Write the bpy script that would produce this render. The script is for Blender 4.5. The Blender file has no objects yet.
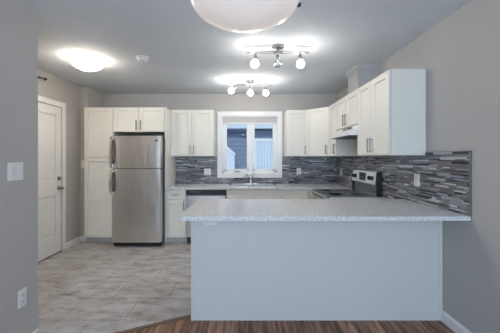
import bpy, bmesh, math, random
from mathutils import Vector, Matrix
random.seed(7)
S = bpy.context.scene
COL = S.collection
PI = math.pi

# ------------------------------------------------------------------ camera
H = 1.345
cam = bpy.data.cameras.new('camera'); co = bpy.data.objects.new('camera', cam); COL.objects.link(co)
co.location = (0, 0, H); co.rotation_euler = (PI / 2, 0, 0)
cam.sensor_width = 36; cam.lens = 278 / 500 * 36
cam.shift_x = 4 / 500; cam.shift_y = -9 / 500
cam.clip_start = 0.05
S.camera = co

# ------------------------------------------------------------------ world, daylight, exposure
W = bpy.data.worlds.new('sky'); S.world = W; W.use_nodes = True
bg = W.node_tree.nodes['Background']
bg.inputs['Color'].default_value = (0.80, 0.89, 1.0, 1); bg.inputs['Strength'].default_value = 0.8
S.view_settings.view_transform = 'Standard'; S.view_settings.look = 'None'
S.view_settings.gamma = 1; S.view_settings.use_curve_mapping = False
S.view_settings.exposure = 1.15

def area(name, loc, rot, sx, sy, power, color):
    l = bpy.data.lights.new(name, 'AREA'); l.shape = 'RECTANGLE'; l.size = sx; l.size_y = sy
    l.energy = power; l.color = color
    o = bpy.data.objects.new(name, l); COL.objects.link(o); o.location = loc; o.rotation_euler = rot
    return o
area('daylight_dining_window', (0, -2.62, 1.35), (PI / 2, 0, 0), 2.3, 1.9, 42, (0.55, 0.76, 1.0))

# ------------------------------------------------------------------ materials
def mat(name, col, rough=0.5, metal=0.0, spec=0.5, noise=0.0, nscale=8.0, bump=0.0, bscale=60.0, emit=None, estr=0.0, coat=0.0):
    m = bpy.data.materials.new(name); m.use_nodes = True
    nt = m.node_tree; b = nt.nodes['Principled BSDF']
    b.inputs['Base Color'].default_value = (*col, 1)
    b.inputs['Roughness'].default_value = rough; b.inputs['Metallic'].default_value = metal
    b.inputs['Specular IOR Level'].default_value = spec
    b.inputs['Coat Weight'].default_value = coat
    tc = nt.nodes.new('ShaderNodeTexCoord')
    n = nt.nodes.new('ShaderNodeTexNoise'); n.inputs['Scale'].default_value = nscale; n.inputs['Detail'].default_value = 4
    nt.links.new(tc.outputs['Object'], n.inputs['Vector'])
    mx = nt.nodes.new('ShaderNodeMix'); mx.data_type = 'RGBA'; mx.blend_type = 'MULTIPLY'
    rp = nt.nodes.new('ShaderNodeValToRGB')
    lo = 1 - noise
    rp.color_ramp.elements[0].color = (lo, lo, lo, 1); rp.color_ramp.elements[0].position = .3
    rp.color_ramp.elements[1].color = (1, 1, 1, 1); rp.color_ramp.elements[1].position = .7
    nt.links.new(n.outputs['Fac'], rp.inputs['Fac'])
    mx.inputs['Factor'].default_value = 1; mx.inputs['A'].default_value = (*col, 1)
    nt.links.new(rp.outputs['Color'], mx.inputs['B']); nt.links.new(mx.outputs['Result'], b.inputs['Base Color'])
    if bump:
        n2 = nt.nodes.new('ShaderNodeTexNoise'); n2.inputs['Scale'].default_value = bscale; n2.inputs['Detail'].default_value = 3
        nt.links.new(tc.outputs['Object'], n2.inputs['Vector'])
        bp = nt.nodes.new('ShaderNodeBump'); bp.inputs['Strength'].default_value = bump; bp.inputs['Distance'].default_value = 0.004
        nt.links.new(n2.outputs['Fac'], bp.inputs['Height']); nt.links.new(bp.outputs['Normal'], b.inputs['Normal'])
    if emit:
        b.inputs['Emission Color'].default_value = (*emit, 1); b.inputs['Emission Strength'].default_value = estr
    return m

M = {}
M['wall'] = mat('wall_paint', (0.50, 0.48, 0.463), .75, noise=.03, nscale=3, bump=.05, bscale=250)
M['ceiling'] = mat('ceiling_paint', (0.67, 0.71, 0.76), .85, noise=.04, nscale=5, bump=.12, bscale=180)
M['white'] = mat('white_trim_paint', (0.85, 0.85, 0.85), .4, noise=.02)
M['cab'] = mat('cabinet_paint', (0.86, 0.835, 0.765), .38, noise=.02)
M['panel'] = mat('peninsula_panel_laminate', (0.68, 0.67, 0.65), .45, noise=.02)
M['toe'] = mat('toe_kick_paint', (0.55, 0.54, 0.52), .5, noise=.03)
M['chase'] = mat('vent_cover_paint', (0.47, 0.47, 0.475), .5, noise=.02)
M['nickel'] = mat('brushed_nickel', (0.36, 0.35, 0.34), .35, 1.0, noise=.05, nscale=80)
M['satin'] = mat('satin_silver_panel', (0.80, 0.82, 0.86), .4, .1)
M['satin_dark'] = mat('dark_satin_steel', (0.30, 0.31, 0.33), .3, .8)
M['chrome'] = mat('chrome', (0.75, 0.76, 0.78), .12, 1.0)
M['black'] = mat('black_plastic', (0.012, 0.012, 0.014), .4, noise=.1)
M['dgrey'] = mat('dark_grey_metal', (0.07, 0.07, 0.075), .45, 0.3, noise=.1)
M['glassblack'] = mat('ceramic_cooktop', (0.12, 0.135, 0.16), .3, spec=.9, noise=.0, coat=.6)
M['plastic'] = mat('white_plastic', (0.80, 0.80, 0.79), .35)
M['slot'] = mat('socket_slot', (0.05, 0.05, 0.05), .6)
M['blind'] = mat('blind_fabric', (0.70, 0.69, 0.66), .9, noise=.04, nscale=40)
M['vinyl'] = mat('window_vinyl', (0.86, 0.87, 0.88), .35)
M['grout'] = mat('mosaic_grout', (0.22, 0.22, 0.23), .8, noise=.1)
M['siding'] = mat('blue_grey_siding', (0.12, 0.165, 0.27), .6, noise=.1, nscale=12)
M['fascia'] = mat('dark_blue_fascia', (0.10, 0.14, 0.22), .6, noise=.05)
M['palewall'] = mat('pale_blue_siding', (0.62, 0.68, 0.76), .6, noise=.03)
M['curtain'] = mat('sheer_curtain', (0.58, 0.64, 0.72), .8, noise=.05)
M['snow'] = mat('snow', (0.8, 0.85, 0.92), .9, noise=.05)
M['screen'] = mat('display_screen', (0.02, 0.05, 0.08), .2)
M['shade'] = mat('cream_ceramic', (0.6, 0.55, 0.46), .4)
M['bulb'] = mat('lit_bulb', (1, 1, 1), .3, emit=(1.0, 0.95, 0.88), estr=34)
M['bowl'] = mat('lit_frosted_bowl', (0.80, 0.76, 0.74), .25, emit=(1.0, 0.90, 0.84), estr=0.16)
M['dome'] = mat('lit_frosted_dome', (0.9, 0.9, 0.9), .3, emit=(1.0, 0.87, 0.70), estr=17)

def nodes(name):
    m = bpy.data.materials.new(name); m.use_nodes = True
    return m, m.node_tree, m.node_tree.nodes['Principled BSDF']

def stainless():
    m, nt, b = nodes('brushed_stainless')
    b.inputs['Metallic'].default_value = 1; b.inputs['Roughness'].default_value = .28
    tc = nt.nodes.new('ShaderNodeTexCoord'); mp = nt.nodes.new('ShaderNodeMapping')
    mp.inputs['Scale'].default_value = (3, 3, 260)
    n = nt.nodes.new('ShaderNodeTexNoise'); n.inputs['Scale'].default_value = 3; n.inputs['Detail'].default_value = 4
    r = nt.nodes.new('ShaderNodeValToRGB')
    r.color_ramp.elements[0].color = (.62, .60, .58, 1); r.color_ramp.elements[0].position = .3
    r.color_ramp.elements[1].color = (.76, .735, .715, 1); r.color_ramp.elements[1].position = .7
    nt.links.new(tc.outputs['Object'], mp.inputs['Vector']); nt.links.new(mp.outputs['Vector'], n.inputs['Vector'])
    nt.links.new(n.outputs['Fac'], r.inputs['Fac']); nt.links.new(r.outputs['Color'], b.inputs['Base Color'])
    # slow waviness of a sheet-metal door
    mp2 = nt.nodes.new('ShaderNodeMapping'); mp2.inputs['Scale'].default_value = (1, 1, .25)
    n2 = nt.nodes.new('ShaderNodeTexNoise'); n2.inputs['Scale'].default_value = 5; n2.inputs['Detail'].default_value = 1
    bp = nt.nodes.new('ShaderNodeBump'); bp.inputs['Strength'].default_value = .5; bp.inputs['Distance'].default_value = .02
    nt.links.new(tc.outputs['Object'], mp2.inputs['Vector']); nt.links.new(mp2.outputs['Vector'], n2.inputs['Vector'])
    nt.links.new(n2.outputs['Fac'], bp.inputs['Height']); nt.links.new(bp.outputs['Normal'], b.inputs['Normal'])
    return m
M['steel'] = stainless()

def counter_mat():
    m, nt, b = nodes('speckled_laminate')
    b.inputs['Roughness'].default_value = .24
    tc = nt.nodes.new('ShaderNodeTexCoord')
    n = nt.nodes.new('ShaderNodeTexNoise'); n.inputs['Scale'].default_value = 85; n.inputs['Detail'].default_value = 5; n.inputs['Roughness'].default_value = .7
    r = nt.nodes.new('ShaderNodeValToRGB')
    e = r.color_ramp.elements
    e[0].color = (.30, .295, .29, 1); e[0].position = .36
    e[1].color = (.84, .84, .86, 1); e[1].position = .60
    k = e.new(.46); k.color = (.68, .68, .69, 1)
    nt.links.new(tc.outputs['Object'], n.inputs['Vector']); nt.links.new(n.outputs['Fac'], r.inputs['Fac'])
    nt.links.new(r.outputs['Color'], b.inputs['Base Color'])
    return m
M['counter'] = counter_mat()

def tile_mat():
    m, nt, b = nodes('stone_look_floor_tile')
    tc = nt.nodes.new('ShaderNodeTexCoord'); mp = nt.nodes.new('ShaderNodeMapping')
    mp.inputs['Location'].default_value = (1.275 + 0.53 * 6, -2.30 + 0.35 * 10, 0)
    br = nt.nodes.new('ShaderNodeTexBrick')
    br.offset = 0.5; br.inputs['Scale'].default_value = 1; br.inputs['Brick Width'].default_value = .53
    br.inputs['Row Height'].default_value = .35; br.inputs['Mortar Size'].default_value = .0035; br.inputs['Mortar Smooth'].default_value = .2
    br.inputs['Color1'].default_value = (.49, .485, .49, 1); br.inputs['Color2'].default_value = (.43, .415, .405, 1)
    br.inputs['Mortar'].default_value = (.22, .215, .21, 1)
    nt.links.new(tc.outputs['Object'], mp.inputs['Vector']); nt.links.new(mp.outputs['Vector'], br.inputs['Vector'])
    n = nt.nodes.new('ShaderNodeTexNoise'); n.inputs['Scale'].default_value = 6; n.inputs['Detail'].default_value = 10; n.inputs['Roughness'].default_value = .72; n.inputs['Distortion'].default_value = .35
    mp2 = nt.nodes.new('ShaderNodeMapping'); mp2.inputs['Scale'].default_value = (.7, 1.5, 1)
    nt.links.new(tc.outputs['Object'], mp2.inputs['Vector']); nt.links.new(mp2.outputs['Vector'], n.inputs['Vector'])
    r = nt.nodes.new('ShaderNodeValToRGB'); e = r.color_ramp.elements
    e[0].color = (.45, .38, .32, 1); e[0].position = .33; e[1].color = (1.2, 1.2, 1.21, 1); e[1].position = .62
    k = e.new(.46); k.color = (.90, .87, .85, 1)
    nt.links.new(n.outputs['Fac'], r.inputs['Fac'])
    mx = nt.nodes.new('ShaderNodeMix'); mx.data_type = 'RGBA'; mx.blend_type = 'MULTIPLY'; mx.inputs['Factor'].default_value = 1
    nt.links.new(br.outputs['Color'], mx.inputs['A']); nt.links.new(r.outputs['Color'], mx.inputs['B'])
    nt.links.new(mx.outputs['Result'], b.inputs['Base Color'])
    b.inputs['Roughness'].default_value = .42
    bp = nt.nodes.new('ShaderNodeBump'); bp.inputs['Strength'].default_value = .4; bp.inputs['Distance'].default_value = .003; bp.invert = True
    nt.links.new(br.outputs['Fac'], bp.inputs['Height']); nt.links.new(bp.outputs['Normal'], b.inputs['Normal'])
    return m
M['tile'] = tile_mat()

def wood_mat():
    m, nt, b = nodes('dark_wood_planks')
    tc = nt.nodes.new('ShaderNodeTexCoord'); mp = nt.nodes.new('ShaderNodeMapping')
    mp.inputs['Rotation'].default_value = (0, 0, PI / 2); mp.inputs['Location'].default_value = (8, 8, 0)
    br = nt.nodes.new('ShaderNodeTexBrick'); br.offset = .37
    br.inputs['Scale'].default_value = 1; br.inputs['Brick Width'].default_value = 1.1; br.inputs['Row Height'].default_value = .115
    br.inputs['Mortar Size'].default_value = .0012
    br.inputs['Color1'].default_value = (.36, .19, .12, 1); br.inputs['Color2'].default_value = (.19, .095, .06, 1)
    br.inputs['Mortar'].default_value = (.02, .012, .01, 1)
    nt.links.new(tc.outputs['Object'], mp.inputs['Vector']); nt.links.new(mp.outputs['Vector'], br.inputs['Vector'])
    mp2 = nt.nodes.new('ShaderNodeMapping'); mp2.inputs['Scale'].default_value = (30, 2.2, 1)
    n = nt.nodes.new('ShaderNodeTexNoise'); n.inputs['Scale'].default_value = 1; n.inputs['Detail'].default_value = 6; n.inputs['Distortion'].default_value = .6
    nt.links.new(tc.outputs['Object'], mp2.inputs['Vector']); nt.links.new(mp2.outputs['Vector'], n.inputs['Vector'])
    r = nt.nodes.new('ShaderNodeValToRGB'); e = r.color_ramp.elements
    e[0].color = (.42, .40, .39, 1); e[0].position = .38; e[1].color = (1.7, 1.7, 1.7, 1); e[1].position = .64
    nt.links.new(n.outputs['Fac'], r.inputs['Fac'])
    mx = nt.nodes.new('ShaderNodeMix'); mx.data_type = 'RGBA'; mx.blend_type = 'MULTIPLY'; mx.inputs['Factor'].default_value = 1
    nt.links.new(br.outputs['Color'], mx.inputs['A']); nt.links.new(r.outputs['Color'], mx.inputs['B'])
    nt.links.new(mx.outputs['Result'], b.inputs['Base Color'])
    b.inputs['Roughness'].default_value = .5
    return m
M['wood'] = wood_mat()
M['strip'] = mat('wood_transition_strip', (.20, .12, .085), .45, noise=.3, nscale=25)

def glass_mat(name, tint, gl, rough=.02):
    m = bpy.data.materials.new(name); m.use_nodes = True; nt = m.node_tree; nt.nodes.clear()
    o = nt.nodes.new('ShaderNodeOutputMaterial'); mx = nt.nodes.new('ShaderNodeMixShader'); mx.inputs[0].default_value = gl
    t = nt.nodes.new('ShaderNodeBsdfTransparent'); t.inputs['Color'].default_value = (*tint, 1)
    g = nt.nodes.new('ShaderNodeBsdfGlossy'); g.inputs['Roughness'].default_value = rough
    nt.links.new(t.outputs[0], mx.inputs[1]); nt.links.new(g.outputs[0], mx.inputs[2]); nt.links.new(mx.outputs[0], o.inputs['Surface'])
    return m
M['glass'] = glass_mat('window_glass', (.93, .96, .97), .012)
M['clearbulb'] = glass_mat('clear_bulb_glass', (.86, .87, .88), .22, .05)

MOS = []
for i, (c, ro) in enumerate([((.045, .05, .06), .12), ((.16, .17, .20), .15), ((.29, .295, .31), .35), ((.45, .445, .45), .45),
                             ((.22, .205, .20), .4), ((.75, .75, .74), .2), ((.17, .155, .15), .4), ((.33, .345, .38), .12)]):
    MOS.append(mat('mosaic_strip_%s' % 'abcdefgh'[i], c, ro, noise=.15, nscale=30, spec=.6))

# ------------------------------------------------------------------ mesh helpers
class MB:
    def __init__(s): s.bm = bmesh.new(); s.mi = 0
    def _fin(s, geom):
        for f in geom:
            if isinstance(f, bmesh.types.BMFace): f.material_index = s.mi
    def box(s, x0, x1, y0, y1, z0, z1, bev=0.0):
        r = bmesh.ops.create_cube(s.bm, size=1)
        vs = r['verts']
        for v in vs:
            v.co = Vector(((x0 + x1) / 2 + v.co.x * (x1 - x0), (y0 + y1) / 2 + v.co.y * (y1 - y0), (z0 + z1) / 2 + v.co.z * (z1 - z0)))
        fs = set(f for v in vs for f in v.link_faces)
        for f in fs: f.material_index = s.mi
        if bev:
            es = list(set(e for v in vs for e in v.link_edges))
            bmesh.ops.bevel(s.bm, geom=es, offset=bev, segments=2, profile=.5, affect='EDGES', material=-1)
        return s
    def prism(s, pts, z0, z1, axis='z'):
        def P(a, b, c):
            return {'z': (a, b, c), 'x': (c, a, b), 'y': (a, c, b)}[axis]
        lo = [s.bm.verts.new(P(a, b, z0)) for a, b in pts]; hi = [s.bm.verts.new(P(a, b, z1)) for a, b in pts]
        n = len(pts); fs = [s.bm.faces.new(lo[::-1]), s.bm.faces.new(hi)]
        for i in range(n): fs.append(s.bm.faces.new((lo[i], lo[(i + 1) % n], hi[(i + 1) % n], hi[i])))
        for f in fs: f.material_index = s.mi
        return s
    def tube(s, pts, r, seg=10, rs=None, cap=True):
        pts = [Vector(p) for p in pts]; rings = []
        ref = None
        for i, p in enumerate(pts):
            d = (pts[min(i + 1, len(pts) - 1)] - pts[max(i - 1, 0)]).normalized()
            if ref is None:
                ref = Vector((0, 0, 1)) if abs(d.z) < .9 else Vector((1, 0, 0))
            a = d.cross(ref)
            if a.length < 1e-4: a = d.cross(Vector((0, 1, 0)))
            a.normalize(); b = d.cross(a).normalized()
            rr = rs[i] if rs else r
            rings.append([s.bm.verts.new(p + rr * (math.cos(2 * PI * k / seg) * a + math.sin(2 * PI * k / seg) * b)) for k in range(seg)])
        for i in range(len(rings) - 1):
            for k in range(seg):
                f = s.bm.faces.new((rings[i][k], rings[i][(k + 1) % seg], rings[i + 1][(k + 1) % seg], rings[i + 1][k])); f.smooth = True; f.material_index = s.mi
        if cap:
            for rg in (rings[0], rings[-1]):
                f = s.bm.faces.new(rg); f.material_index = s.mi
        return s
    def lathe(s, prof, c=(0, 0, 0), axis=(0, 0, 1), seg=28):
        """prof: (radius, height) pairs along the axis"""
        c = Vector(c); q = Vector((0, 0, 1)).rotation_difference(Vector(axis).normalized())
        rings = []
        for r, h in prof:
            if r < 1e-5: rings.append([s.bm.verts.new(c + q @ Vector((0, 0, h)))])
            else: rings.append([s.bm.verts.new(c + q @ Vector((r * math.cos(2 * PI * k / seg), r * math.sin(2 * PI * k / seg), h))) for k in range(seg)])
        for a, b in zip(rings, rings[1:]):
            for k in range(seg):
                if len(a) == 1 and len(b) == 1: continue
                if len(a) == 1: vs = (a[0], b[k], b[(k + 1) % seg])
                elif len(b) == 1: vs = (a[k], a[(k + 1) % seg], b[0])
                else: vs = (a[k], a[(k + 1) % seg], b[(k + 1) % seg], b[k])
                f = s.bm.faces.new(vs); f.smooth = True; f.material_index = s.mi
        for rg in (rings[0], rings[-1]):
            if len(rg) > 2:
                f = s.bm.faces.new(rg); f.material_index = s.mi
        return s
    def build(s, name, m, parent=None):
        bmesh.ops.recalc_face_normals(s.bm, faces=s.bm.faces)
        me = bpy.data.meshes.new(name); s.bm.to_mesh(me); s.bm.free()
        for x in (m if isinstance(m, list) else [m]): me.materials.append(x)
        o = bpy.data.objects.new(name, me); COL.objects.link(o)
        if parent: o.parent = parent
        return o

def props(o, label=None, cat=None, group=None, kind=None):
    if label: o['label'] = label
    if cat: o['category'] = cat
    if group: o['group'] = group
    if kind: o['kind'] = kind
    return o
def thing(name, label, cat, loc=(0, 0, 0), rz=0, group=None, kind=None):
    o = bpy.data.objects.new(name, None); COL.objects.link(o); o.empty_display_size = .05
    o.location = loc; o.rotation_euler = (0, 0, rz)
    return props(o, label, cat, group, kind)
def struct(name, mb, m, label, cat, parent=None):
    return props(mb.build(name, m, parent), label, cat, None, 'structure')
def copy_tree(o, parent=None):
    c = o.copy(); COL.objects.link(c)
    if parent: c.parent = parent
    for ch in list(o.children): copy_tree(ch, c)
    return c

# ------------------------------------------------------------------ room shell
CZ = 2.475; BY = 4.95; RX = 1.62; LX = -2.65; AX = -2.53; NX = -1.62; NY = 2.165; RY = -2.5
# floors: stone-look tile in the kitchen, dark planks in the dining side
bound = [(-1.75, 1.80), (-1.30, 1.98), (-.955, 2.13), (-.72, 2.24), (-.48, 2.35), (-.44, 2.40), (1.75, 2.40)]
mb = MB(); mb.prism(bound + [(1.75, 5.1), (-2.8, 5.1), (-2.8, 1.80)], -.05, 0)
struct('floor', mb, M['tile'], 'grey brown stone-look floor tiles of the kitchen', 'floor')
mb = MB(); mb.prism([(-1.75, RY - .1), (1.75, RY - .1)] + bound[::-1], -.05, 0)
struct('floor', mb, M['wood'], 'dark reddish brown plank floor in front of the peninsula', 'floor')
mb = MB()
st = bound[:5] + [(-.455, 2.375)]
mb.prism([(x, y - .018) for x, y in st] + [(x, y + .018) for x, y in st[::-1]], -.01, .007)
struct('trim_1', mb, M['strip'], 'brown wooden strip where tile meets plank floor', 'floor trim')
mb = MB(); mb.box(-2.8, 1.75, RY - .1, 5.1, CZ, CZ + .08)
struct('ceiling', mb, M['ceiling'], 'pale grey painted ceiling', 'ceiling')
WX0, WX1, WZ0, WZ1 = -.43, .565, 1.06, 2.10       # window opening
mb = MB()
mb.box(-2.8, WX0, BY, BY + .15, 0, CZ).box(WX1, 1.75, BY, BY + .15, 0, CZ).box(WX0, WX1, BY, BY + .15, 0, WZ0).box(WX0, WX1, BY, BY + .15, WZ1, CZ)
struct('wall_back', mb, M['wall'], 'greige back wall around the kitchen window', 'wall')
mb = MB(); mb.box(RX, RX + .13, RY, BY, 0, CZ)
struct('wall_right', mb, M['wall'], 'grey right wall beside the peninsula', 'wall')
# left kitchen wall with the door opening
DY0, DY1, DZ = 3.13, 3.99, 2.06
mb = MB(); mb.box(LX - .12, LX, NY, DY0, 0, CZ).box(LX - .12, LX, DY1, 4.45, 0, CZ).box(LX - .12, LX, DY0, DY1, DZ, CZ)
struct('wall_left', mb, M['wall'], 'greige left wall around the white entry door', 'wall')
mb = MB(); mb.box(LX - .12, AX, 4.45, BY, 0, CZ)
struct('wall_alcove', mb, M['wall'], 'short wall return left of the pantry cabinet', 'wall')
mb = MB(); mb.box(NX - .12, NX, RY, NY, 0, CZ).box(LX - .12, NX - .12, NY - .12, NY, 0, CZ)
struct('wall_near', mb, M['wall'], 'blue-grey near wall at the left edge of the picture', 'wall')
mb = MB()
mb.box(-1.74, -1.2, RY - .12, RY, 0, CZ).box(1.2, 1.75, RY - .12, RY, 0, CZ).box(-1.2, 1.2, RY - .12, RY, 0, .35).box(-1.2, 1.2, RY - .12, RY, 2.3, CZ)
struct('wall_rear', mb, M['wall'], 'wall with wide window behind the camera', 'wall')

def base_prof(d=.014, h=.09):
    return [(0, 0), (d, 0), (d, h - .02), (d * .55, h - .008), (d * .4, h), (0, h)]
mb = MB(); mb.prism([(RX - a, b) for a, b in base_prof()], RY, 2.29, 'y')
struct('baseboard_right', mb, M['white'], 'white baseboard along the right wall', 'baseboard')
mb = MB(); mb.prism([(LX + a, b) for a, b in base_prof()], DY1 + .075, 4.45, 'y').prism([(LX + a, b) for a, b in base_prof()], NY, DY0 - .075, 'y')
mb.box(LX, AX - .001, 4.436, 4.45, 0, .09)
struct('baseboard_left', mb, M['white'], 'white baseboard along the left wall beside the door', 'baseboard')
mb = MB(); mb.prism([(NX + a, b) for a, b in base_prof(.004, .02)], RY, NY, 'y')
struct('baseboard_near', mb, M['white'], 'white baseboard along the near left wall', 'baseboard')

# ------------------------------------------------------------------ entry door
d = thing('door_1', 'white two-panel entry door in the left wall', 'door', (LX, DY0, 0), kind='structure')
w = DY1 - DY0
mb = MB()
mb.box(-.05, -.012, .004, w - .004, .008, DZ - .006)
st, rl = .115, .12
zs = [(.008, .264), (.817, 1.03), (1.936, DZ - .006)]
mb.box(-.012, 0, .004, st, .008, DZ - .006, .002).box(-.012, 0, w - st, w - .004, .008, DZ - .006, .002)
for a, b in zs: mb.box(-.012, 0, st, w - st, a, b, .002)
for a, b in ((.264, .817), (1.03, 1.936)): mb.box(-.014, -.004, st + .025, w - st - .025, a + .025, b - .025, .004)
slab = mb.build('door_slab', M['white'], d)
mb = MB(); kz, ky = .917, w - .06
mb.lathe([(.032, 0), (.032, .008), (.012, .012), (.010, .035), (.024, .042), (.028, .055), (.022, .068), (0, .072)], (0, ky, kz), (1, 0, 0))
mb.build('knob', M['nickel'], d)
mb = MB(); mb.lathe([(.030, 0), (.028, .010), (.012, .014), (.010, .02), (0, .021)], (0, ky, 1.05), (1, 0, 0)); mb.box(.018, .032, ky - .006, ky + .006, 1.03, 1.07, .003)
mb.build('deadbolt', M['nickel'], d)
mb = MB()
for z in (.25, 1.05, 1.85): mb.tube([(.006, .0, z - .045), (.006, .0, z + .045)], .007)
mb.build('hinge', M['nickel'], d)
mb = MB(); t = .075
mb.box(0, .016, -t, -.004, 0, DZ + t, .004).box(0, .016, w + .004, w + t, 0, DZ + t, .004).box(0, .017, -t, w + t, DZ, DZ + t, .004)
mb.box(-.1, 0, -.004, .002, 0, DZ).box(-.1, 0, w - .002, w + .004, 0, DZ).box(-.1, -.001, 0, w, DZ - .002, DZ + .004)
mb.box(-.12, -.1, -.02, w + .02, 0, DZ + .02)
mb.build('door_casing', M['white'], d)
mb = MB(); mb.box(-.05, .01, .0, w, 0, .012, .002); mb.build('threshold', M['dgrey'], d)

# dark metal rod with finial above the door
d = thing('wall_rod', 'small dark metal rod high on the wall above the white door', 'rod', (LX, 3.2, 2.36))
mb = MB(); mb.tube([(.055, 0, 0), (.055, .38, 0)], .008); mb.build('rod', M['dgrey'], d)
mb = MB(); mb.lathe([(.008, 0), (.018, .01), (.020, .022), (.012, .034), (0, .04)], (.055, .38, 0), (0, 1, 0), 14); mb.build('finial', M['dgrey'], d)
for y in (.04, .33):
    mb = MB(); mb.tube([(0, y, 0), (.055, y, 0)], .006).lathe([(.02, 0), (.02, .004), (.006, .006), (0, .006)], (0, y, 0), (1, 0, 0), 14); mb.build('bracket', M['dgrey'], d)

# ------------------------------------------------------------------ kitchen window
wd = thing('window_1', 'white two-pane window above the kitchen sink', 'window', (0, BY, 0), kind='structure')
mb = MB()
ox0, ox1, oz0, oz1 = -.508, .642, .984, 2.162
mb.box(ox0, WX0 + .012, -.018, 0, WZ0 + .008, WZ1 - .03, .003).box(WX1 - .012, ox1, -.018, 0, WZ0 + .008, WZ1 - .03, .003)
mb.box(ox0, ox1, -.018, 0, oz0, WZ0 + .008, .003).box(ox0, ox1, -.018, 0, WZ1 - .03, oz1, .003)
mb.box(ox0 + .03, ox1 - .03, -.026, -.016, 2.085, 2.10, .003)
mb.build('window_casing', M['white'], wd)
mb = MB()  # reveal
mb.box(WX0, WX0 + .012, -.001, .15, WZ0, WZ1).box(WX1 - .012, WX1, -.001, .15, WZ0, WZ1).box(WX0, WX1, -.001, .15, WZ0, WZ0 + .01).box(WX0, WX1, -.001, .15, WZ1 - .01, WZ1)
mb.build('window_jamb', M['white'], wd)
mx = .085
mb = MB()
mb.box(WX0 + .012, WX0 + .05, .04, .10, WZ0, WZ1, .004).box(WX1 - .05, WX1 - .012, .04, .10, WZ0, WZ1, .004)
mb.box(WX0, WX1, .04, .10, WZ0, WZ0 + .045, .004).box(WX0, WX1, .04, .10, WZ1 - .05, WZ1, .004).box(mx - .035, mx + .035, .035, .10, WZ0, WZ1, .004)
mb.build('window_frame', M['vinyl'], wd)
for a, b in ((WX0 + .05, mx - .035), (mx + .035, WX1 - .05)):
    mb = MB(); q = .035
    mb.box(a, a + q, .045, .085, WZ0 + .045, WZ1 - .05, .004).box(b - q, b, .045, .085, WZ0 + .045, WZ1 - .05, .004)
    mb.box(a, b, .045, .085, WZ0 + .045, WZ0 + .045 + q, .004).box(a, b, .045, .085, WZ1 - .05 - q, WZ1 - .05, .004)
    sa = mb.build('sash', M['vinyl'], wd)
    mb = MB(); mb.box(a + q, b - q, .062, .068, WZ0 + .045 + q, WZ1 - .05 - q); mb.build('pane', M['glass'], sa)
mb = MB(); mb.box(-.22, -.10, .02, .05, WZ0 + .025, WZ0 + .043, .004).tube([(-.12, .02, WZ0 + .035), (-.18, .012, WZ0 + .045)], .006); mb.build('crank_handle', M['nickel'], wd)
bl = thing('window_blind', 'cream cellular blind drawn up at the top of the window', 'blind', (0, BY, 0))
mb = MB(); mb.box(WX0 + .014, WX1 - .014, .004, .038, 2.06, 2.085, .003); mb.build('headrail', M['white'], bl)
mb = MB()
for i in range(7): mb.box(WX0 + .016, WX1 - .016, .008, .034, 1.965 + i * .0135, 1.977 + i * .0135, .004)
mb.build('folded_fabric', M['blind'], bl)
mb = MB(); mb.box(WX0 + .015, WX1 - .015, .006, .036, 1.945, 1.964, .003); mb.build('bottom_rail', M['white'], bl)

# neighbouring house outside
nh = thing('neighbour_house', 'blue-grey sided house next door seen through the window', 'house', (0, 7.6, 0))
mb = MB(); mb.box(-3, 3.2, .06, .4, -.6, 4.2)
for i in range(38):
    z = -.6 + i * .125
    mb.prism([(0.0, z + .02), (.05, z + .13), (.08, z + .13), (.08, z + .02)], -3, 3.2, 'x')
mb.build('siding_wall', M['siding'], nh)
mb = MB(); mb.box(.20, 1.25, -.02, .07, .2, 1.87, .01); fr = mb.build('window_frame', M['white'], nh)
mb = MB(); mb.box(.27, 1.18, -.03, -.018, .27, 1.80)
for i in range(12): mb.tube([(.29 + i * .08, -.03, .28), (.29 + i * .08, -.03, 1.79)], .022, 8)
mb.build('curtain', M['curtain'], fr)
mb = MB(); mb.box(.16, 1.35, -.06, .06, 1.87, 2.08, .01); mb.build('lintel', M['fascia'], nh)
mb = MB(); mb.box(-3, 3.2, -.25, .4, 2.12, 2.30, .01); mb.build('eave', M['palewall'], nh)
sh = thing('garden_shed', 'pale blue sloping-roofed shed outside the left window pane', 'shed', (0, 7.1, 0))
mb = MB(); mb.prism([(-1.6, -.6), (-.305, -.6), (-.305, 1.42), (-.50, 1.60), (-.85, 1.93), (-1.6, 1.93)], 0, .4, 'y'); mb.build('shed_wall', M['palewall'], sh)
mb = MB(); mb.prism([(-.29, 1.41), (-.50, 1.60), (-.85, 1.93), (-.85, 1.96), (-.48, 1.63), (-.27, 1.43)], -.05, .45, 'y'); mb.build('shed_roof', M['white'], sh)
mb = MB(); mb.box(-5, 5, 5.11, 9, -.65, -.6); props(mb.build('snowy_ground', M['snow']), 'pale ground outside between the houses', 'ground', None, 'structure')

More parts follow.
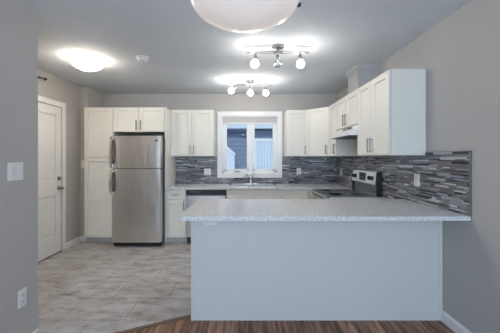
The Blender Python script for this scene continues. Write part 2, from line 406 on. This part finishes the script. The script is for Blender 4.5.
# ------------------------------------------------------------------ mosaic backsplash
def splash(parent, rects, total):
    """rects: (u0,u1,z0,z1) regions of the wall; strips continue across them"""
    mb = MB()
    for a, b, c, e in rects: mb.mi = 8; mb.box(a, b, -.006, 0, c, e)
    hs = [.010, .015, .011, .018, .010, .013]
    z = .875; k = 0
    while z < 1.40:
        h = hs[k % 6]; k += 1
        u = total[0] - random.random() * .2
        while u < total[1]:
            l = random.choice([.05, .08, .12, .16, .22, .28])
            mi = random.choices(range(8), [3, 4, 3, 2, 3, 1, 3, 3])[0]
            for a, b, c, e in rects:
                x0, x1, z0, z1 = max(u, a), min(u + l - .002, b), max(z, c), min(z + h - .002, e)
                if x1 - x0 > .004 and z1 - z0 > .003:
                    mb.mi = mi
                    dpt = -.0085 - random.random() * .0015
                    q = [mb.bm.verts.new(p) for p in ((x0, dpt, z0), (x1, dpt, z0), (x1, dpt, z1), (x0, dpt, z1))]
                    q2 = [mb.bm.verts.new(p) for p in ((x0, -.006, z0), (x1, -.006, z0), (x1, -.006, z1), (x0, -.006, z1))]
                    fs = [mb.bm.faces.new(q)] + [mb.bm.faces.new((q[i], q[(i + 1) % 4], q2[(i + 1) % 4], q2[i])) for i in range(4)]
                    for f in fs: f.material_index = mi
            u += l
        z += h
    return mb.build('tile_strips', MOS + [M['grout']], parent)
b1 = thing('backsplash', 'grey glass strip mosaic on the back wall behind the sink', 'backsplash', (0, BY, 0), kind='structure')
splash(b1, [(-1.248, -.51, .882, 1.363), (-.51, .644, .882, .983), (.644, 1.61, .882, 1.363)], (-1.248, 1.61))
b2 = thing('backsplash', 'grey glass strip mosaic on the right wall behind the range', 'backsplash', (RX, BY, 0), -PI / 2, kind='structure')
splash(b2, [(0.010, BY - 2.85, .882, 1.363), (BY - 2.85, BY - 2.50, .922, 1.363), (BY - 2.50, BY - 2.005, .922, 1.39)], (0, BY - 2.005))
mb = MB(); mb.box(BY - 2.005, BY - 1.995, -.012, 0, .922, 1.395); mb.box(BY - 2.49, BY - 1.995, -.012, 0, 1.39, 1.395); mb.build('edge_trim', M['nickel'], b2)

# ------------------------------------------------------------------ cabinets
def bar_pull(parent, x, z, y, vert=True, l=.145, m=None):
    mb = MB(); r = .0055; h = l / 2
    if vert:
        mb.box(x - .007, x + .007, y - .034, y - .022, z - h, z + h, .002)
        for s in (-1, 1): mb.box(x - .004, x + .004, y - .024, y, z + s * (h - .012) - .004, z + s * (h - .012) + .004)
    else:
        mb.box(x - h, x + h, y - .034, y - .022, z - .007, z + .007, .002)
        for s in (-1, 1): mb.box(x + s * (h - .012) - .004, x + s * (h - .012) + .004, y - .024, y, z - .004, z + .004)
    return mb.build('handle', m or M['nickel'], parent)
def shaker(parent, x0, x1, z0, z1, name='door', mid=None, fw=.058, m=None):
    g = .004; x0 += g; x1 -= g; z0 += g; z1 -= g
    mb = MB()
    mb.box(x0 + .01, x1 - .01, -.006, -.002, z0 + .01, z1 - .01)
    mb.box(x0, x0 + fw, -.023, -.003, z0, z1, .0015).box(x1 - fw, x1, -.023, -.003, z0, z1, .0015)
    mb.box(x0 + fw - .001, x1 - fw + .001, -.0225, -.003, z0, z0 + fw, .0015).box(x0 + fw - .001, x1 - fw + .001, -.0225, -.003, z1 - fw, z1, .0015)
    if mid: mb.box(x0 + fw - .001, x1 - fw + .001, -.0225, -.003, mid - fw / 2, mid + fw / 2, .0015)
    return mb.build(name, m or M['cab'], parent)
def carcass(t, w, dp, z0, z1, toe=0, m=None, hollow=False):
    mb = MB()
    if hollow:
        mb.box(0, .016, 0, dp, z0 + toe, z1).box(w - .016, w, 0, dp, z0 + toe, z1).box(.016, w - .016, 0, dp, z0 + toe, z0 + toe + .016)
        mb.box(.016, w - .016, dp - .01, dp, z0 + toe + .016, z1).box(.016, w - .016, 0, .018, z1 - .16, z1)
    else: mb.box(0, w, 0, dp - .002, z0 + toe, z1, .001)
    o = mb.build('carcass', m or M['cab'], t)
    if toe:
        mb = MB(); mb.box(0.0, w, .05, dp, z0, z0 + toe - .0005); mb.build('toe_kick', M['toe'], t)
    return o
ZT, ZB = 2.14, 1.365
YB = 4.33   # front of the deep cabinets
PD = BY - YB
# pantry
t = thing('pantry_cabinet', 'tall cream two-door pantry cabinet left of the refrigerator', 'cabinet', (-2.522, YB + .02, 0))
carcass(t, .452, PD - .045, 0, ZT - .012, .1)
shaker(t, 0, .452, 1.345, ZT - .012); shaker(t, 0, .452, .1, 1.345, mid=.68)
# over-fridge
t = thing('refrigerator_cabinet', 'cream two-door cabinet mounted above the refrigerator', 'cabinet', (-2.069, YB + .02, 0))
carcass(t, .803, PD - .02, 1.745, ZT - .012)
dd = shaker(t, 0, .40, 1.745, ZT - .012); bar_pull(dd, .366, 1.85, -.021)
dd = shaker(t, .40, .80, 1.745, ZT - .012); bar_pull(dd, .434, 1.85, -.021)
mb = MB(); mb.box(-1.265, -1.249, YB, BY, 0, ZT - .012, .001)
props(mb.build('end_panel', M['cab']), 'tall cream side panel between refrigerator and base cabinets', 'panel')
# back wall uppers, left pair
t = thing('wall_cabinet', 'cream two-door wall cabinet between refrigerator panel and window', 'cabinet', (-1.248, BY - .314, 0), group='wall cabinets')
w = .701
carcass(t, w, .313, ZB, ZT)
dd = shaker(t, 0, w / 2, ZB, ZT); bar_pull(dd, w / 2 - .032, ZB + .105, -.021)
dd = shaker(t, w / 2, w, ZB, ZT); bar_pull(dd, w / 2 + .032, ZB + .105, -.021)
# right of window: single door
t = thing('wall_cabinet', 'narrow single-door wall cabinet just right of the window', 'cabinet', (.68, BY - .314, 0), group='wall cabinets')
carcass(t, .328, .313, ZB, ZT); dd = shaker(t, 0, .328, ZB, ZT); bar_pull(dd, .295, ZB + .105, -.021)
# diagonal corner cabinet
A = Vector((1.01, BY - .314)); B = Vector((1.306, 4.34))
t = thing('corner_wall_cabinet', 'cream wall cabinet set diagonally in the corner', 'cabinet', (A.x, A.y, 0), math.atan2(B.y - A.y, B.x - A.x), group='wall cabinets')
L = (B - A).length; R = Matrix.Rotation(-math.atan2(B.y - A.y, B.x - A.x), 2)
loc = [R @ (Vector(p) - A) for p in ((A.x, A.y), (B.x, B.y), (RX - .001, 4.34), (RX - .001, BY - .001), (1.01, BY - .001))]
mb = MB(); mb.prism([tuple(p) for p in loc], ZB, ZT); mb.build('carcass', M['cab'], t)
dd = shaker(t, .006, L - .006, ZB, ZT); bar_pull(dd, L - .045, ZB + .105, -.021)
# right wall: local x runs towards the camera
XF = 1.306
def rw(name, label, y_far, w, z0, z1, doors, hz, group='wall cabinets'):
    t = thing(name, label, 'cabinet', (XF, y_far, 0), -PI / 2, group=group)
    carcass(t, w, .313, z0, z1)
    n = doors
    for i in range(n):
        dd = shaker(t, w * i / n, w * (i + 1) / n, z0, z1, fw=.05 if w / n < .3 else .058)
        x = w / 2 + (-.032 if i == 0 else .032) if n == 2 else w - .032
        bar_pull(dd, x, z0 + hz, -.021)
rw('wall_cabinet', 'narrow single-door wall cabinet between corner and range hood', 4.338, .368, ZB, ZT, 1, .105)
rw('wall_cabinet', 'short two-door wall cabinet above the range hood', 3.970, .766, 1.735, ZT, 2, .095)
rw('wall_cabinet', 'two-door wall cabinet at the near end of the right wall', 3.204, .706, ZB, ZT, 2, .105)
# boxed vent cover on the over-range cabinet
t = thing('vent_cover', 'grey boxed vent cover rising from cabinet above the hood to ceiling', 'vent cover', (0, 0, ZT))
mb = MB(); mb.box(1.365, RX - .001, 3.39, 3.72, .001, CZ - ZT - .001); mb.build('box', M['chase'], t)
mb = MB(); zc = CZ - ZT - .001
for o, a, b in ((.008, zc - .09, zc - .06), (.018, zc - .06, zc - .03), (.026, zc - .03, zc)):
    mb.box(1.365 - o, RX - .001, 3.39 - o, 3.72 + o, a, b, .002)
mb.build('crown_moulding', M['chase'], t)

# base cabinets, back wall
def basecab(label, x0, w, hollow, y=YB + .02, rz=0, dp=PD - .02, h=.844):
    t = thing('base_cabinet', label, 'cabinet', (x0, y, 0), rz, group='base cabinets')
    carcass(t, w, dp - .001, 0, h, .1, hollow=bool(hollow))
    return t
t = basecab('narrow base cabinet with one drawer beside the dishwasher', -1.248, .313, 0)
dr = shaker(t, 0, .313, .69, .835, 'drawer', fw=.035); bar_pull(dr, .156, .762, -.021, False, .11)
dd = shaker(t, 0, .313, .1, .69); bar_pull(dd, .282, .60, -.021)
t = basecab('two-door sink base cabinet below the window', -.308, .865, 1)
for i in range(2):
    a = .4325 * i
    shaker(t, a, a + .4325, .69, .835, 'false_drawer_front', fw=.035)
    dd = shaker(t, a, a + .4325, .1, .69); bar_pull(dd, a + (.40 if i == 0 else .032), .60, -.021)
t = basecab('corner base cabinet right of the sink cabinet', .559, .42, 0)
shaker(t, 0, .385, .69, .835, 'drawer', fw=.035); shaker(t, 0, .385, .1, .69)
t = thing('base_cabinet', 'base cabinet in the corner behind the range', 'cabinet', (.985, BY - .002, 0), -PI / 2, group='base cabinets')
carcass(t, BY - .002 - 4.105, RX - .986, 0, .844, .1)
t = thing('base_cabinet', 'base cabinet between range and peninsula', 'cabinet', (1.0, 3.27, 0), -PI / 2, group='base cabinets')
carcass(t, .40, RX - 1.001, 0, .844, .1); dr = shaker(t, 0, .40, .69, .835, 'drawer', fw=.035); bar_pull(dr, .2, .762, -.021, False)
dd = shaker(t, 0, .40, .1, .69); bar_pull(dd, .36, .6, -.021)

# dishwasher
t = thing('dishwasher', 'stainless dishwasher with black top strip under the back counter', 'dishwasher', (-.932, YB, 0))
mb = MB(); mb.box(.004, .616, .03, .58, .02, .842); mb.build('tub', M['dgrey'], t)
mb = MB(); mb.box(.004, .616, -.022, .03, .11, .755, .005); dw = mb.build('door', M['steel'], t)
mb = MB(); mb.box(.004, .616, -.028, .03, .757, .840, .005); cp = mb.build('control_panel', M['black'], t)
for i in range(6):
    mb = MB(); mb.box(.06 + i * .03, .078 + i * .03, -.031, -.027, .808, .816); mb.build('button', M['nickel'], cp)
mb = MB(); mb.box(.03, .59, -.034, -.027, .765, .783, .004); mb.build('handle', M['dgrey'], dw)
mb = MB(); mb.box(.01, .61, .05, .10, 0, .108); mb.build('toe_kick', M['black'], t)

# countertops
SX0, SX1, SY0, SY1 = -.28, .50, 4.43, 4.84
t = thing('countertop', 'grey speckled L-shaped countertop along the back wall holding the sink', 'countertop', (0, 0, .845))
mb = MB()
mb.box(-1.248, SX0, 4.31, BY - .001, 0, .034, .002).box(SX1, .962, 4.31, BY - .001, 0, .034, .002)
mb.box(SX0, SX1, 4.31, SY0, 0, .034, .002).box(SX0, SX1, SY1, BY - .001, 0, .034, .002)
mb.box(.962, RX - .001, 4.10, BY - .001, 0, .034, .002)
mb.build('slab', M['counter'], t)
mb = MB(); mb.box(.975, RX - .001, 2.856, 3.272, .845, .879, .003)
props(mb.build('countertop', M['counter']), 'grey speckled countertop piece between the range and peninsula', 'countertop')

# sink and tap
t = thing('kitchen_sink', 'stainless drop-in sink under the window', 'sink', ((SX0 + SX1) / 2, (SY0 + SY1) / 2, .879))
hw, hd = (SX1 - SX0) / 2, (SY1 - SY0) / 2
mb = MB()
mb.box(-hw - .014, hw + .014, -hd - .014, -hd + .02, 0, .006, .002).box(-hw - .014, hw + .014, hd - .02, hd + .014, 0, .006, .002)
mb.box(-hw - .014, -hw + .02, -hd - .014, hd + .014, 0, .006, .002).box(hw - .02, hw + .014, -hd - .014, hd + .014, 0, .006, .002).box(-.015, .015, -hd, hd, -.01, .004, .002)
mb.build('rim', M['steel'], t)
for s in (-1, 1):
    mb = MB(); a, b = (-hw + .005, -.012) if s < 0 else (.012, hw - .005); y0, y1 = -hd + .005, hd - .005
    mb.box(a, b, y0, y1, -.175, -.172).box(a, a + .003, y0, y1, -.172, .001).box(b - .003, b, y0, y1, -.172, .001).box(a, b, y0, y0 + .003, -.172, .001).box(a, b, y1 - .003, y1, -.172, .001)
    bs = mb.build('basin', M['steel'], t)
    mb = MB(); mb.lathe([(.045, 0), (.045, .003), (.03, .004), (.028, .001), (0, .001)], ((a + b) / 2, 0, -.172)); mb.build('drain', M['chrome'], bs)
t = thing('kitchen_tap', 'chrome single-lever tap behind the sink', 'tap', (.085, 4.895, .879))
mb = MB(); mb.box(-.12, .12, -.03, .03, 0, .014, .005); mb.build('base_plate', M['chrome'], t)
mb = MB(); mb.lathe([(.034, .01), (.030, .05), (.028, .11), (.030, .135), (.022, .155), (0, .16)], seg=18); mb.build('tap_body', M['chrome'], t)
mb = MB(); mb.tube([(0, 0, .08), (-.05, -.05, .15), (-.08, -.10, .175), (-.10, -.15, .16), (-.11, -.175, .12)], .017, 12, rs=[.020, .018, .017, .017, .020]); mb.build('spout', M['chrome'], t)
mb = MB(); mb.tube([(0, 0, .15), (.02, 0, .18), (.06, -.01, .205)], .012, 10, rs=[.017, .012, .015]); mb.build('lever', M['chrome'], t)
t = MB(); t.lathe([(.022, 0), (.024, .006), (.010, .012), (.008, .022), (.012, .03), (0, .034)], (.72, 4.82, .879), seg=18)
props(t.build('sink_stopper', M['chrome']), 'small chrome sink stopper lying on the counter right of sink', 'sink stopper')

# ------------------------------------------------------------------ refrigerator
t = thing('refrigerator', 'stainless top-freezer refrigerator beside the pantry cabinet', 'refrigerator', (-2.008, 4.15, 0))
w = .739
mb = MB(); mb.box(.004, w - .004, .075, .78, .03, 1.645, .006); mb.build('cabinet_body', M['dgrey'], t)
def fdoor(z0, z1, name):
    mb = MB(); pr = []
    n = 60
    for i in range(n + 1):
        u = i / n; x = u * w; c = .012 * (1 - (2 * u - 1) ** 2)
        e = .007 if i in (0, n) else 0
        pr.append((x, .006 - c + e))
    mb.prism(pr + [(w, .068), (0, .068)], z0, z1)
    es = [e for e in mb.bm.edges if abs(e.verts[0].co.z - e.verts[1].co.z) < 1e-6]
    bmesh.ops.bevel(mb.bm, geom=es, offset=.006, segments=2, affect='EDGES')
    for f in mb.bm.faces:
        if abs(f.normal.z) < .5: f.smooth = False
    return mb.build(name, M['steel'], t)
fz = fdoor(1.185, 1.668, 'freezer_door'); ff = fdoor(.075, 1.175, 'fridge_door')
def fh(parent, z0, z1):
    mb = MB(); n = 16; pr = []
    for i in range(n + 1):
        u = i / n; pr.append((-.006 - .052 * math.sin(PI * u) ** .45 if 0 < u < 1 else .004, z0 + (z1 - z0) * u))
    inn = [(y + .016 if 0 < i < n else .010, z) for i, (y, z) in enumerate(pr)]
    mb.prism(pr + inn[::-1], -.012, .026, 'x')
    o = mb.build('handle', M['steel'], parent)
    mb = MB(); mb.prism([(y + .0165, z) for y, z in pr[2:-2]] + [(y + .022, z) for y, z in pr[2:-2]][::-1], 0, .036, 'x'); mb.build('handle_shade_strip', M['dgrey'], o)  # added dark strip stands in for shade and reflection beside the handle
    return o
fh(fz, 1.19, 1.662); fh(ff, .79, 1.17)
mb = MB(); mb.box(.655, .69, -.008, .0, 1.585, 1.612, .002); mb.build('badge', M['dgrey'], fz)
mb = MB(); mb.box(.01, w - .01, .045, .12, .015, .07, .003)
for i in range(30): mb.box(.03 + i * .0235, .045 + i * .0235, .04, .046, .025, .06)
mb.build('grille', M['black'], t)
for x in (.06, w - .06):
    mb = MB(); mb.lathe([(.02, 0), (.02, .03), (0, .03)], (x, .12, 0), seg=12); mb.build('foot', M['black'], t)
mb = MB(); mb.box(.66, .74, .02, .12, 1.668, 1.69, .006); mb.build('hinge_cover', M['dgrey'], t)
mb = MB(); mb.lathe([(.05, 0), (.055, .004), (.115, .022), (.122, .030), (.110, .026), (.05, .008), (0, .008)], (-1.70, 4.36, 1.646), seg=32)
props(mb.build('serving_bowl', M['shade']), 'shallow cream bowl lying on top of the refrigerator', 'bowl')

# ------------------------------------------------------------------ range and hood
RY1, RY0 = 4.06, 3.28
t = thing('kitchen_range', 'stainless electric range with black cooktop on the right wall', 'range', (.99, RY1, 0), -PI / 2)
w = RY1 - RY0; dp = RX - .99 - .012
mb = MB(); mb.box(.004, w - .004, 0, dp - .01, .05, .862, .004); mb.build('body', M['dgrey'], t)
mb = MB(); mb.box(0, w, -.034, .0, .20, .80, .006); od = mb.build('oven_door', M['steel'], t)
mb = MB(); mb.box(.12, w - .12, -.037, -.033, .33, .66, .002); mb.build('door_window', M['glassblack'], od)
mb = MB(); mb.tube([(.06, -.034, .755), (.06, -.075, .76), (w - .06, -.075, .76), (w - .06, -.034, .755)], .012, 10); mb.build('handle', M['steel'], od)
mb = MB(); mb.box(0, w, -.03, .0, .06, .19, .006); mb.build('storage_drawer', M['steel'], t)
mb = MB(); mb.box(0, w, -.030, .02, .805, .868, .005)
mb.build('front_rail', M['steel'], t)
mb = MB()
for i in range(24): mb.box(.03 + i * .0293, .047 + i * .0293, -.034, -.029, .83, .846)
mb.build('vent_slots', M['black'], t)
mb = MB(); mb.box(0, w, -.032, dp - .075, .868, .884, .004); ck = mb.build('cooktop', M['glassblack'], t)
for x, y, r in ((.2, .13, .09), (.56, .13, .11), (.2, .40, .075), (.56, .40, .09)):
    mb = MB(); mb.lathe([(r - .004, 0), (r - .004, .0006), (r, .0006), (r, 0)], (x, y, .884), seg=36); mb.build('burner_ring', M['toe'], ck)
bgd = MB(); y1 = dp - .002
bgd.prism([(y1 - .050, .868), (y1, .868), (y1, 1.01), (y1 - .024, 1.00), (y1 - .030, .90)], .012, w - .03, 'x')
bg_ = bgd.build('backguard', M['satin_dark'], t)
mb = MB(); mb.prism([(y1, 1.011), (y1, 1.168), (y1 - .035, 1.168), (y1 - .050, 1.155), (y1 - .064, 1.03), (y1 - .055, 1.011)], .012, w - .03, 'x'); cpn_ = mb.build('control_panel', M['satin'], bg_)
for a, b in ((0, .012), (w - .03, w)):
    mb = MB(); mb.prism([(y1 - .055, .868), (y1, .868), (y1, 1.174), (y1 - .04, 1.174), (y1 - .056, 1.157), (y1 - .068, 1.02), (y1 - .06, 1.0)], a, b, 'x'); mb.build('side_cap', M['black'] , bg_)
def on_guard(z): return y1 - .050 - (1.155 - z) / .125 * .014
for x in (.08, .15, w - .20, w - .12):
    z = 1.09; y = on_guard(z)
    mb = MB(); mb.lathe([(.027, 0), (.025, .014), (.021, .024), (0, .025)], (x, y, z), (0, -1, .08), 18); mb.box(x - .004, x + .004, y - .03, y - .012, z - .018, z + .018)
    mb.build('knob', M['black'], bg_)
mb = MB(); mb.box(.27, .46, y1 - .064, y1 - .05, 1.045, 1.145, .002); dsp = mb.build('display', M['screen'], bg_)
for i in range(5):
    for j in range(2):
        mb = MB(); mb.box(.285 + i * .034, .305 + i * .034, y1 - .0655, y1 - .0635, 1.062 + j * .022, 1.072 + j * .022); mb.build('button', M['nickel'], dsp)

t = thing('range_hood', 'white under-cabinet range hood above the range', 'range hood', (XF, 3.968, 1.605), -PI / 2)
w = .762; f = -.128
mb = MB(); mb.prism([(.312, .0), (.312, .128), (-.002, .128), (-.002, .085), (f, .028), (f, .0)], 0, w, 'x'); mb.build('hood_body', M['white'], t)
mb = MB(); mb.box(.03, w - .03, f + .02, .27, -.004, 0); fl = mb.build('filter_panel', M['dgrey'], t)
mb = MB(); mb.box(.22, .56, -.006, -.001, .094, .119, .001); cpn = mb.build('control_panel', M['nickel'], t)
for x in (.42, .46, .50):
    mb = MB(); mb.box(x, x + .025, -.010, -.005, .098, .114, .001); mb.build('switch', M['black'], cpn)

# ------------------------------------------------------------------ peninsula
t = thing('peninsula', 'pale blue-grey panelled peninsula cabinet under the speckled counter', 'cabinet', (-.454, 2.294, 0))
w = RX + .454 - .001
mb = MB(); mb.box(.005, w, .018, .54, .1, .888); mb.build('carcass', M['cab'], t)
mb = MB(); mb.box(.022, w - .025, 0, .018, .0, .888); mb.build('back_panel', M['panel'], t)
for a, b in ((0, .022), (w - .025, w)):
    mb = MB(); mb.box(a, b, -.005, .02, .0, .888, .002); mb.build('corner_strip', M['panel'], t)
mb = MB(); mb.box(0, .005, .02, .54, 0, .888); mb.build('end_panel', M['panel'], t)
mb = MB(); mb.box(.02, w, .10, .48, 0, .1); mb.build('toe_kick', M['toe'], t)
for i in range(3):
    x0 = .02 + i * .47
    mb = MB(); mb.box(x0, x0 + .465, .54, .558, .1, .88, .002).box(x0 + .06, x0 + .405, .557, .5585, .16, .82); mb.build('door', M['cab'], t)
def rounded(x0, x1, y0, y1, r, corners):
    pts = []
    for cx, cy, a0, on in ((x0 + r, y0 + r, PI, corners[0]), (x1 - r, y0 + r, 1.5 * PI, corners[1]), (x1 - r, y1 - r, 0, corners[2]), (x0 + r, y1 - r, .5 * PI, corners[3])):
        if on:
            for k in range(7): a = a0 + k * PI / 12; pts.append((cx + r * math.cos(a), cy + r * math.sin(a)))
        else: pts.append((x0 if cx < (x0 + x1) / 2 else x1, y0 if cy < (y0 + y1) / 2 else y1))
    return pts
mb = MB(); mb.prism(rounded(-.485, RX - .001, 2.0, 2.853, .02, (1, 0, 0, 1)), .889, .92)
es = [e for e in mb.bm.edges if abs(e.verts[0].co.z - e.verts[1].co.z) < 1e-6]
bmesh.ops.bevel(mb.bm, geom=es, offset=.003, segments=2, affect='EDGES')
props(mb.build('countertop', M['counter']), 'large grey speckled countertop overhanging the peninsula', 'countertop')

# ------------------------------------------------------------------ switches and sockets
def plate(name, label, cat, loc, rz, w, h, kind, n=1, group=None, tilt=0):
    t = thing(name, label, cat, loc, rz, group); t.rotation_euler = (0, tilt, rz)
    mb = MB(); mb.box(-w / 2, w / 2, -.006, 0, -h / 2, h / 2, .002); pl = mb.build('cover_plate', M['plastic'], t)
    for i in range(n):
        x = (i - (n - 1) / 2) * w / n * .88
        if kind == 'switch':
            mb = MB(); mb.box(x - .017, x + .017, -.010, -.005, -.034, .034, .002); mb.build('rocker', M['plastic'], t)
        else:
            for s in (-1, 1):
                mb = MB(); mb.box(x - .016, x + .016, -.0085, -.005, s * .024 - .014, s * .024 + .014, .003); so = mb.build('socket', M['plastic'], t)
                mb = MB(); mb.box(x - .008, x - .005, -.0092, -.008, s * .024 - .002, s * .024 + .007).box(x + .005, x + .008, -.0092, -.008, s * .024 - .002, s * .024 + .007).box(x - .002, x + .002, -.0092, -.008, s * .024 - .009, s * .024 - .005); mb.build('slot', M['slot'], so)
    return t
plate('light_switch', 'white double rocker switch on the near left wall', 'switch', (NX, 1.952, 1.248), PI / 2, .13, .125, 'switch', 2)
plate('wall_outlet', 'white outlet low on the near left wall', 'outlet', (NX, 2.01, .33), PI / 2, .075, .125, 'outlet')
plate('light_switch', 'small white switch on the wall left of pantry cabinet', 'switch', (-2.60, 4.45, 1.24), 0, .075, .118, 'switch')
plate('wall_outlet', 'white double-width outlet on the backsplash left of the window', 'outlet', (-.685, BY - .0102, 1.09), 0, .12, .118, 'outlet', 2)
plate('wall_outlet', 'white outlet on the back wall backsplash right of the window', 'outlet', (.94, BY - .0102, 1.10), 0, .08, .118, 'outlet')
plate('wall_outlet', 'white outlet on the right wall backsplash in the far corner', 'outlet', (RX - .0102, 4.70, 1.095), -PI / 2, .08, .118, 'outlet')
plate('wall_outlet', 'white outlet on the right wall backsplash nearest the camera', 'outlet', (RX - .0102, 2.615, 1.133), -PI / 2, .08, .118, 'outlet')
plate('wall_outlet', 'white sideways outlet on the peninsula panel under the counter', 'outlet', (-.295, 2.294, .824), 0, .075, .11, 'outlet', tilt=PI / 2)

# ------------------------------------------------------------------ ceiling fittings
def aim(v): return Vector(v).normalized()
def track(label, cx, cy, heads):
    t = thing('track_light', label, 'track light', (cx, cy, CZ), group='ceiling track lights')
    mb = MB(); mb.lathe([(.062, 0), (.062, -.016), (.055, -.024), (.02, -.028), (0, -.028)], seg=28); mb.build('canopy', M['nickel'], t)
    mb = MB(); mb.tube([(0, 0, -.025), (0, 0, -.07)], .010, 10).box(-.05, .05, -.012, .012, -.066, -.052, .002); mb.build('mount', M['nickel'], t)
    mb = MB(); n = 16
    for s in (-1, 1):
        pts = [(-.31 + .62 * i / n, s * .030 * math.cos((i / n - .5) * PI * .9) * (1 if s > 0 else 1), -.062) for i in range(n + 1)]
        mb.tube(pts, .0055, 8)
    mb.tube([(-.31, -.03, -.062), (-.31, .03, -.062)], .0055, 8).tube([(.31, -.03, -.062), (.31, .03, -.062)], .0055, 8)
    mb.build('track_bar', M['nickel'], t)
    for x, dr, lit in heads:
        d = aim(dr); p = Vector((x, 0, -.06))
        mb = MB(); mb.tube([p, p + Vector((0, 0, -.03))], .007, 8)
        q = p + Vector((0, 0, -.028))
        mb.lathe([(.012, 0), (.020, .006), (.021, .045), (.018, .055), (0, .055)], q, d, 18)
        so = mb.build('lamp_head', M['nickel'], t)
        c = q + d * .05
        mb = MB(); mb.lathe([(.013, 0), (.015, .004), (.028, .014), (.037, .030), (.040, .046), (.037, .062), (.027, .076), (.013, .084), (0, .086)], c, d, 20)
        bu = mb.build('bulb', M['bulb'] if lit else M['clearbulb'], so)
        if not lit:
            mb = MB(); mb.lathe([(.008, 0), (.009, .03), (.014, .05), (.010, .06), (0, .062)], c, d, 14); mb.build('filament', M['plastic'], so)
    return t
track('ceiling track light nearer the camera with an unlit middle bulb', .324, 2.82,
      [(-.225, (-.12, -.05, -1), True), (-.005, (0, -.1, -1), False), (.225, (.05, 0, -1), True)])
track('ceiling track light further back with three lit bulbs before the window', .065, 4.09,
      [(-.215, (-.75, -.25, -.75), True), (0, (0, -.1, -1), True), (.225, (0, -.05, -1), True)])
t = thing('ceiling_light', 'round flush ceiling light glowing near the entry door', 'ceiling light', (-1.82, 3.19, CZ))
mb = MB(); mb.lathe([(.155, 0), (.155, -.02), (.15, -.028), (0, -.028)], seg=36); mb.build('base_pan', M['nickel'], t)
mb = MB(); mb.lathe([(.150, -.03), (.168, -.04), (.160, -.065), (.13, -.095), (.08, -.118), (.03, -.128), (0, -.129)], seg=40); dm = mb.build('glass_dome', M['dome'], t)
for k in range(3):
    a = 2 * PI * k / 3 + 3.0
    mb = MB(); mb.box(-.008, .008, -.008, .008, -.05, -.02, .002); c = mb.build('clip', M['dgrey'], t); c.location = (.166 * math.cos(a), .166 * math.sin(a), 0); c.rotation_euler.z = a
t = thing('smoke_detector', 'white round smoke detector on the ceiling', 'smoke detector', (-1.17, 3.14, CZ))
mb = MB(); mb.lathe([(.072, 0), (.072, -.012), (.066, -.016), (0, -.016)], seg=30); mb.build('mounting_ring', M['plastic'], t)
mb = MB(); mb.lathe([(.050, -.016), (.050, -.022), (.058, -.024), (.058, -.034), (.048, -.044), (.02, -.047), (.018, -.044), (0, -.044)], seg=30); bd = mb.build('body', M['plastic'], t)
# bowl light over the dining side, close to the camera
PY = 1.25; PZ = 2.04
t = thing('bowl_light', 'large frosted glass bowl light at the top of the picture', 'ceiling light', (-.005, PY, PZ))
mb = MB()
R0 = .236
pf = [(R0, .012), (R0 + .002, .004), (R0 - .004, -.008), (.218, -.026), (.19, -.043), (.155, -.060), (.11, -.077), (.06, -.090), (0, -.095)]
mb.lathe(pf, seg=64); bw = mb.build('glass_bowl', M['bowl'], t)
sd = bw.modifiers.new('s', 'SOLIDIFY'); sd.thickness = .005; sd.offset = 1
mb = MB(); mb.lathe([(.075, CZ - PZ), (.075, CZ - PZ - .02), (.06, CZ - PZ - .032), (.012, CZ - PZ - .04), (0, CZ - PZ - .04)], seg=30); mb.build('canopy', M['nickel'], t)
mb = MB(); mb.tube([(0, 0, CZ - PZ - .03), (0, 0, .1)], .01, 10); mb.lathe([(.03, .1), (.04, .08), (.03, .06), (0, .05)]); hub = mb.build('stem', M['nickel'], t)
for k in range(3):
    a = 2 * PI * k / 3 + .12
    mb = MB(); mb.tube([(.03 * math.cos(a), .03 * math.sin(a), .085), (.15 * math.cos(a), .15 * math.sin(a), .07), ((R0 + .004) * math.cos(a), (R0 + .004) * math.sin(a), .02)], .005, 8); mb.build('arm', M['nickel'], t)
    mb = MB(); mb.lathe([(.009, -.012), (.011, 0), (.009, .014), (0, .015)], ((R0 + .008) * math.cos(a), (R0 + .008) * math.sin(a), .008), (math.cos(a), math.sin(a), 0), 12); mb.build('thumb_screw', M['dgrey'], t)
    mb = MB(); b_ = a + PI / 3; mb.lathe([(.012, .07), (.018, .05), (.028, .02), (.028, 0), (.015, -.02), (0, -.025)], (.08 * math.cos(b_), .08 * math.sin(b_), 0), seg=16); mb.build('bulb', M['bulb'], t)
